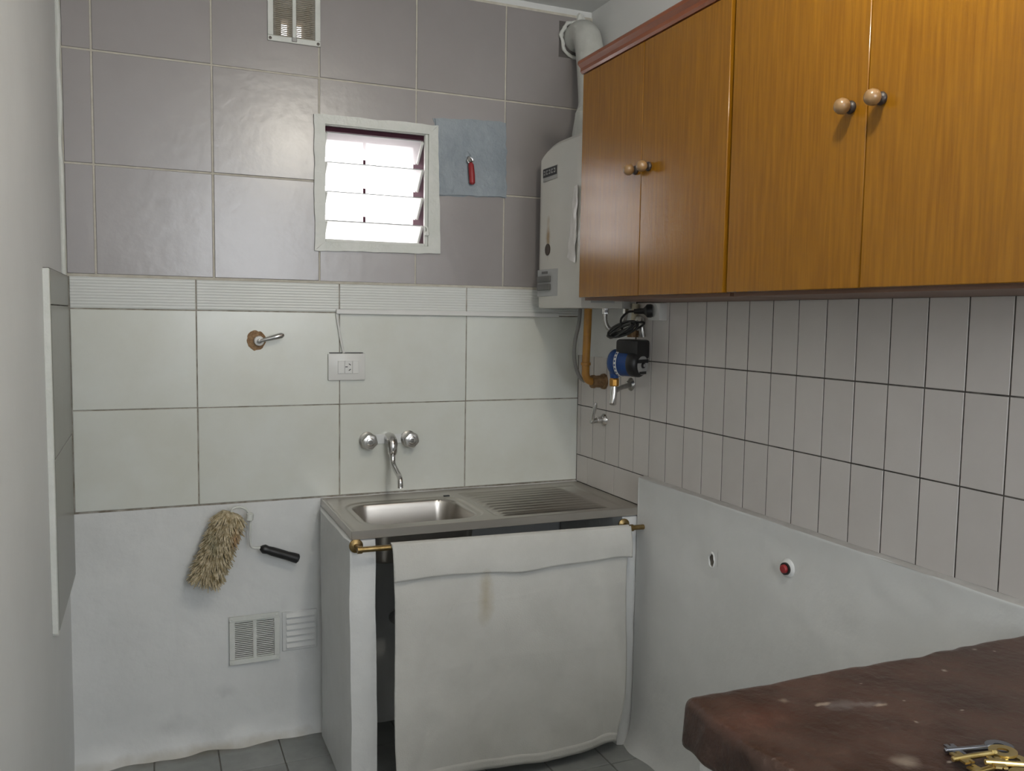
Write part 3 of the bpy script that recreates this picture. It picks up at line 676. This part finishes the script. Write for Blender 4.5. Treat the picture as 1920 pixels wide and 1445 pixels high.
part('braid', MB().tube(smoothpath([(-.058,-.31,1.514),(-.060,-.31,1.478),(-.050,-.318,1.445),(-.028,-.33,1.436),(-.010,-.345,1.455),(-.008,-.362,1.49),(-.008,-.368,1.510)],7),[.0085+.0012*(i%2) for i in range(43)],12), DCHROME, hs, True)
part('nut', MB().lathe((-.058,-.31,1.495),(0,0,1),[(0,.012),(.018,.012)],6), CHROME, hs)
part('nut', MB().lathe((-.008,-.368,1.497),(0,0,1),[(0,.012),(.026,.012)],6), CHROME, hs)
part('wall_elbow', MB().tube([(.006,-.374,1.522),(-.006,-.374,1.524),(-.010,-.372,1.516)],.012,10), CHROME, hs, True)
pp = thing('supply_pipe', 'pale plastic water pipe rising behind the blue pump', 'pipe', (-.02,-.44,1.42))
part('tube', MB().tube([(-.022,-.440,1.425),(-.018,-.443,1.47),(-.016,-.444,1.53)],.0125,12), mat('pale_cream_pipe',(.52,.48,.36),.5), pp, True)
part('union', MB().lathe((-.022,-.440,1.416),(0,0,1),[(0,.020),(.022,.020),(.024,.015)],8), RUSTY, pp)
part('bend', MB().tube(smoothpath([(-.018,-.50,1.418),(-.024,-.50,1.45),(-.022,-.492,1.476),(-.020,-.474,1.482),(-.018,-.462,1.465)],5),.010,10), DCHROME, pp, True)

PX, PZ, PR = -.075, 1.331, .044
pu = thing('water_pump', 'blue and black booster pump with a white perforated strap under the heater', 'pump', (PX,-.50,1.27))
part('volute', MB().lathe((PX,-.440,PZ),(0,-1,0),[(0,.026),(.003,.040),(.010,.045),(.026,.046),(.032,.042)],28), BLUE, pu, True)
part('motor_body', MB().lathe((PX,-.466,PZ),(0,-1,0),[(0,PR),(.02,PR+.001),(.056,PR),(.060,PR-.002)],28), BLUE, pu, True)
part('motor_cap', MB().lathe((PX,-.520,PZ),(0,-1,0),[(0,PR),(.003,PR+.002),(.026,PR+.002),(.034,PR-.003),(.037,PR-.010)],28), BLACK, pu, True)
LC = PZ-.006
lab = part('rating_label', MB().lathe((PX+.004,-.5562,LC),(0,-1,0),[(0,.032),(.0018,.0315)],28), GPLA, pu, True)
part('label_band', MB().box((PX-.027,-.5592,LC+.008),(PX+.035,-.5576,LC+.020)), BLACK, lab)
part('label_band', MB().box((PX-.016,-.5592,LC-.029),(PX+.024,-.5576,LC-.020)), BLACK, lab)
part('centre_screw', MB().lathe((PX+.004,-.5575,LC),(0,-1,0),[(0,.010),(.005,.009),(.006,.005)],16), BLACK, lab, True)
part('screw_slot', MB().lathe((PX+.004,-.563,LC),(0,-1,0),[(0,.005),(.0015,.005)],12), GPLA, lab, True)
part('terminal_box', MB().box((PX-.030,-.558,PZ+.014),(PX+.048,-.468,1.410),.010), BLACK, pu, True)
strap = MB().grid(lambda u,v: (PX-(PR+.0035)*math.sin(math.radians(-10+190*u)), -.474-.010*v, PZ+(PR+.0035)*math.cos(math.radians(-10+190*u))), 30, 1)
sp = part('strap', strap, WPLA, pu, 60); solid(sp, .0012)
for i in range(11):
    a = math.radians(2+16*i); n = Vector((-math.sin(a),0,math.cos(a))); q = Vector((PX,-.479,PZ))+n*(PR+.0040)
    part('strap_hole', MB().lathe(q,n,[(-.0003,.0030),(.0006,.0030)],8), BLUE, sp)
VX, VY = -.1024, -.461
part('outlet_neck', MB().lathe((PX-.008,-.453,1.278),(0,0,1),[(0,.014),(.012,.016),(.030,.019)],18), BLUE, pu, True)
pu.rotation_euler = (0,0,math.radians(25.5))
va = thing('angle_valve', 'chrome angle valve with brass union below the blue pump', 'valve', (VX,VY,1.2))
part('brass_union', MB().lathe((VX,VY,1.250),(0,0,1),[(0,.013),(.003,.0165),(.023,.0165),(.028,.013)],8), mat('orange_brass',(.50,.26,.06),.4,.8), va)
part('valve_body', MB().tube([(VX,VY,1.251),(VX-.001,VY,1.228),(VX-.004,VY-.003,1.205),(VX-.007,VY-.005,1.190),(VX-.008,VY-.006,1.187)],[.010,.0125,.011,.0125,.009],14), CHROME, va, True)
part('side_arm', MB().tube([(VX,VY,1.232),(VX+.04,VY+.02,1.243),(.004,-.400,1.250)],[.009,.008,.010],12), DCHROME, va, True)
part('wall_rose', MB().lathe((.002,-.400,1.250),(-1,0,0),[(0,.024),(.004,.023),(.012,.013),(.020,.011)],20), DCHROME, va, True)
tp = thing('stop_tap', 'small chrome stop tap with upright lever on narrow tiles above the drainboard', 'tap', (-.03,-.22,1.09))
part('rose', MB().lathe((.002,-.215,1.103),(-1,0,0),[(0,.024),(.005,.023),(.014,.013),(.030,.012),(.034,.008)],20), CHROME, tp, True)
part('stem', MB().tube([(-.03,-.215,1.103),(-.052,-.217,1.098),(-.058,-.217,1.098)],[.009,.008,.006],12), DCHROME, tp, True)
part('lever', MB().tube([(-.050,-.217,1.096),(-.052,-.226,1.125),(-.050,-.236,1.158),(-.049,-.239,1.170)],[.0075,.0070,.0082,.005],12), CHROME, tp, True)
# plug, box and cord
sb = thing('surface_socket', 'white surface socket box on the wall under the cabinet end', 'socket', (-.015,-.58,1.47))
part('box', MB().box((-.030,-.615,1.474),(.002,-.545,1.531),.004), WPLA, sb, True)
part('face', MB().lathe((-.030,-.578,1.506),(-1,0,0),[(0,.024),(.002,.023)],24), WPLA, sb, True)
cdt = thing('pump_cord', 'black power cord coiled above the pump with plug in the wall', 'power cord', (-.04,-.5,1.45))
part('plug', MB().lathe((-.032,-.578,1.506),(-.8,.62,-.05),[(0,.020),(.006,.0225),(.018,.022),(.024,.015),(.030,.010),(.060,.008),(.062,.005)],20), BLACK, cdt, True)
c0 = Vector((-.080,-.541,1.503))
cord = [c0,(-.100,-.535,1.500),(-.120,-.53,1.480),(-.128,-.54,1.462),(-.118,-.53,1.445)]
part('cord', MB().tube(smoothpath(cord),.0038,8), BLACK, cdt, True)
for k in range(7):
    q = random.uniform
    ctr = Vector((-.110+q(-.010,.010),-.522+q(-.008,.008),1.443+q(-.004,.005))); e1 = Vector((q(-.12,.12),-1,.23+q(-.06,.08))).normalized(); e2 = Vector((q(-.6,.2),.12,.75)).normalized(); ra, rb = .100+q(-.022,.014), .018+q(-.010,.010)
    part('cord_loop', MB().tube([ctr+e1*ra*math.cos(2*math.pi*i/28)+e2*rb*math.sin(2*math.pi*i/28) for i in range(29)],.0036,7), BLACK, cdt, True)

# ================================================================== right wall small things
ho = thing('wall_hole', 'small dark hole broken in the white plaster below the tiles', 'hole', (-.026,-.929,.745))
rim = [hole_rim(2*math.pi*i/20) for i in range(21)]
part('chipped_rim', MB().tube(rim,[.0025+.003*abs(nz(i*.7,1,3)) for i in range(21)],7), PLAS2, ho, True)
part('hollow', MB().grid(lambda u,v: (lambda q: (q[0]+.05*min(1,v*1.34), HY+(q[1]-HY)*(1 if v < .76 else .02), HZ+(q[2]-HZ)*(1 if v < .76 else .02)))(hole_rim(2*math.pi*u)), 24, 4), mat('bare_mortar',(.30,.28,.25),.9), ho)
rp = thing('pipe_plug', 'small red plug in a pipe end in the white plaster', 'plug', (-.02,-1.254,.82))
part('pipe_rim', MB().lathe((-.022,-1.252,.834),(-1,-.1,0),[(0,.017),(.014,.016),(.014,.012),(.010,.011)],20), BLACK, rp, True)
part('paint_ring', MB().lathe((-.022,-1.252,.834),(-1,-.1,0),[(0,.026),(.006,.022),(.009,.017)],20), PLAS2, rp, True)
part('red_cap', MB().lathe((-.026,-1.252,.834),(-1,-.1,0),[(0,.0115),(.014,.0115),(.017,.009),(.0175,.004)],20), RED, rp, True)

# ================================================================== wall cabinets
CX = -.330; CZ0, CZ1 = 1.541, 2.213
def knob(door, y, z):
    k = part('knob', MB().lathe((CX-.009,y,z),(-1,0,0),[(0,.005),(.004,.0105),(.010,.0145),(.018,.0150),(.025,.0120),(.029,.006),(.0295,.002)],20), KNOBW, door, True)
    part('knob_collar', MB().lathe((CX+.0005,y,z),(-1,0,0),[(0,.011),(.004,.0125),(.007,.0115),(.011,.0065)],18), KNOBD, door, True)
def cabinet(label, ya, yb, seam, k1, k2):
    c = thing('wall_cabinet', label, 'cabinet', (-.15,(ya+yb)/2,1.533))
    b = MB(); t_ = .016
    b.box((-.308,ya,1.533),(-.0005,ya-t_,CZ1)); b.box((-.308,yb,1.533),(-.0005,yb+t_,CZ1)); b.box((-.308,ya-t_,1.533),(-.0005,yb+t_,1.549)); b.box((-.308,ya-t_,CZ1-t_),(-.0005,yb+t_,CZ1)); b.box((-.012,ya-t_,1.549),(-.0005,yb+t_,CZ1-t_))
    part('carcass', b, CASE, c)
    for (p,q,ky) in ((ya,seam+.0012,k1),(seam-.0012,yb,k2)):
        d = part('door', MB().box((-.310,p,CZ0),(CX,q,CZ1-.002),.0015), WOOD, c, True); knob(d, ky, 1.8785)
    prof = [(-.30,CZ1+.0),(-.333,CZ1+.0),(-.338,CZ1+.006),(-.338,CZ1+.016),(-.342,CZ1+.020),(-.348,CZ1+.026),(-.348,CZ1+.034),(-.345,CZ1+.038),(-.30,CZ1+.038)]
    part('cornice', MB().prism([(x,ya+.004,z) for x,z in prof],(0,yb-ya-.004,0)), CORN, c)
    return c
cabinet('orange veneered two-door wall cabinet beside the water heater, knobs close together', -.626, -1.343, -.973, -.948, -1.014)
cabinet('wider orange veneered two-door wall cabinet lit by the lamp, further from heater', -1.358, -2.160, -1.757, -1.719, -1.792)

# ================================================================== foreground counter
ZS = .92
ct = tag(bpy.data.objects.new('counter_support', None)); bpy.data.objects.remove(ct)
_c = P(1311,1412,'z',ZS-.078)
sup = MB().box((_c.x,-2.52,0),(-.05,_c.y,ZS-.0785),.004)
tag(part('counter_support', sup, PILL, None, True), 'white plastered base wall under the dark brown counter', 'support')
def slabpt(u, v):
    pass
import bmesh
bm = bmesh.new(); bmesh.ops.create_cube(bm, size=1)
X0,X1,Y0,Y1,Z0,Z1 = -.838,-.020,-2.60,-1.955,ZS-.074,ZS
for q in bm.verts: q.co = Vector(((X0+X1)/2+q.co.x*(X1-X0),(Y0+Y1)/2+q.co.y*(Y1-Y0),(Z0+Z1)/2+q.co.z*(Z1-Z0)))
bmesh.ops.bevel(bm, geom=list(bm.edges), offset=.016, segments=4, profile=.5, affect='EDGES')
bmesh.ops.subdivide_edges(bm, edges=[e for e in bm.edges if e.calc_length() > .2], cuts=90, use_grid_fill=True)
for q in bm.verts:
    x,y,z = q.co
    s = 1 if z > ZS-.002 else 0
    ex = .009*nz(x*9,y*9,z*9)+.007*nz(x*26,y*26,z*26)
    if x < X0+.03: q.co.x += ex*1.1
    if y > Y1-.03: q.co.y += ex
    q.co.z += (.0016*nz(x*10,y*10,4) if s else .003*nz(x*14,y*14,z*14))
me = bpy.data.meshes.new('counter_slab'); bm.to_mesh(me); bm.free(); me.materials.append(SLAB); me.shade_smooth()
tag(link('counter_slab', me), 'dark brown painted counter slab with ragged edges and pale scuffs', 'counter')
spots(SLAB, [((-.628,-2.062,ZS),(.045,.024,.05),.45), ((-.59,-2.075,ZS),(.040,.014,.05),.4)], (.24,.22,.215), 70, 1.3)
spots(SLAB, [((-.655,-2.050,ZS),(.018,.008,.05),.7), ((-.575,-2.082,ZS),(.016,.007,.05),.6), ((-.70,-2.02,ZS),(.012,.010,.05),.35)], (.46,.38,.30), 90, 1.2)
spots(SLAB, [((-.672,-2.215,ZS),(.022,.020,.05),.5)], (.30,.25,.20), 60, .8)
spots(SLAB, [((-.78,-2.05,ZS),(.10,.07,.1),.4)], (.10,.030,.016), 30, 1.0)
spots(PLAS, [((-1.50,0,.10),(.09,.2,.05),.3), ((-1.33,0,.19),(.05,.2,.035),.3)], (.36,.37,.37), 22, 1.1)
spots(PLAS, [((-1.4,-.03,.0),(.6,.3,.035),.6)], (.38,.34,.26), 20, 1.0)
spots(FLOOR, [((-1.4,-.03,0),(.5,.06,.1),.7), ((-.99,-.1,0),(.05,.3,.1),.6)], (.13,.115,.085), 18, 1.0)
spots(SLAB, [((random.uniform(-.82,-.15),random.uniform(-2.3,-1.97),ZS),(random.uniform(.002,.006),random.uniform(.002,.006),.03),.7) for _ in range(16)], (.40,.35,.30))
# ---- keys
def key(label, p, ang, m, zl, L=.062, tilt=0):
    k = thing('door_key', label, 'key', (p[0],p[1],ZS+zl), 'keys on the brown counter')
    def pm(mb, nm):
        o = link(nm, mb.mesh(nm, m, 30), None); o.parent = k; return o
    pm(MB().tube([(0,0,.004),(L*.72,0,.004)],.0036,12), 'shaft')
    pm(MB().lathe((0,0,.004),(-1,0,0),[(0,.0034),(.003,.0034),(.004,.002)],12), 'tip')
    bit = [(x*1.25,y*1.15) for x,y in [(.003,-.0115),(.009,-.0115),(.009,-.0085),(.011,-.0085),(.011,-.0115),(.0145,-.0115),(.0145,.0115),(.010,.0115),(.010,.008),(.0075,.008),(.0075,.0115),(.003,.0115)]]
    pm(MB().prism([(x,y,.0028) for x,y in bit],(0,0,.0024)), 'bit')
    c = L*.72+.014; n = 24
    ring = MB(); vs = []; 
    for i in range(n):
        a = 2*math.pi*i/n
        for r,z in ((1,.0026),(1,.0054),(.42,.0054),(.42,.0026)): vs.append((c+.018*r*math.cos(a), .0155*r*math.sin(a), z))
    fs = [(i*4+j, ((i+1)%n)*4+j, ((i+1)%n)*4+(j+1)%4, i*4+(j+1)%4) for i in range(n) for j in range(4)]
    ring.add(vs, fs); pm(ring, 'bow')
    pm(MB().lathe((L*.66,0,.004),(1,0,0),[(0,.003),(.002,.0048),(.006,.0048),(.008,.003)],12), 'collar')
    k.rotation_euler = (0, math.radians(tilt), math.radians(ang)); return k
def lay(label, u0, v0, u1, v1, m, zl, L=.085):
    a = P(u0,v0,'z',ZS+zl); b = P(u1,v1,'z',ZS+zl)
    return key(label, a, math.degrees(math.atan2(b.y-a.y,b.x-a.x)), m, zl, L)
lay('brass double-bitted key lying on top of the key pile on brown counter', 1790, 1428, 1892, 1412, KEYB, .0075)
lay('steel key lying behind the brass keys on brown counter', 1776, 1412, 1880, 1404, KEYS, .0016)
lay('brass key lying flat under the top key on brown counter', 1826, 1455, 1925, 1424, KEYB, .0016)
lay('brass key lying crosswise at the edge of the pile on brown counter', 1852, 1434, 1935, 1440, KEYB, .0135)
lay('brass key lying askew beneath the crosswise key on brown counter', 1836, 1480, 1930, 1455, KEYB, .0016)

# ================================================================== ceiling lamp (above the frame)
lm = thing('ceiling_lamp_offscreen', 'round white ceiling lamp with frosted globe', 'lamp', (LAMP.x,LAMP.y,CEILZ-.3))
part('ceiling_rose', MB().lathe((LAMP.x,LAMP.y,CEILZ),(0,0,-1),[(0,.06),(.02,.055),(.03,.02),(.09,.018),(.11,.028),(.14,.028)],24), WPLA, lm, True)
part('globe_offscreen', MB().lathe((LAMP.x,LAMP.y,CEILZ-.135),(0,0,-1),[(0,.02),(.012,.035),(.035,.05),(.065,.056),(.095,.05),(.118,.03),(.126,.006)],24), BULB, lm, True)
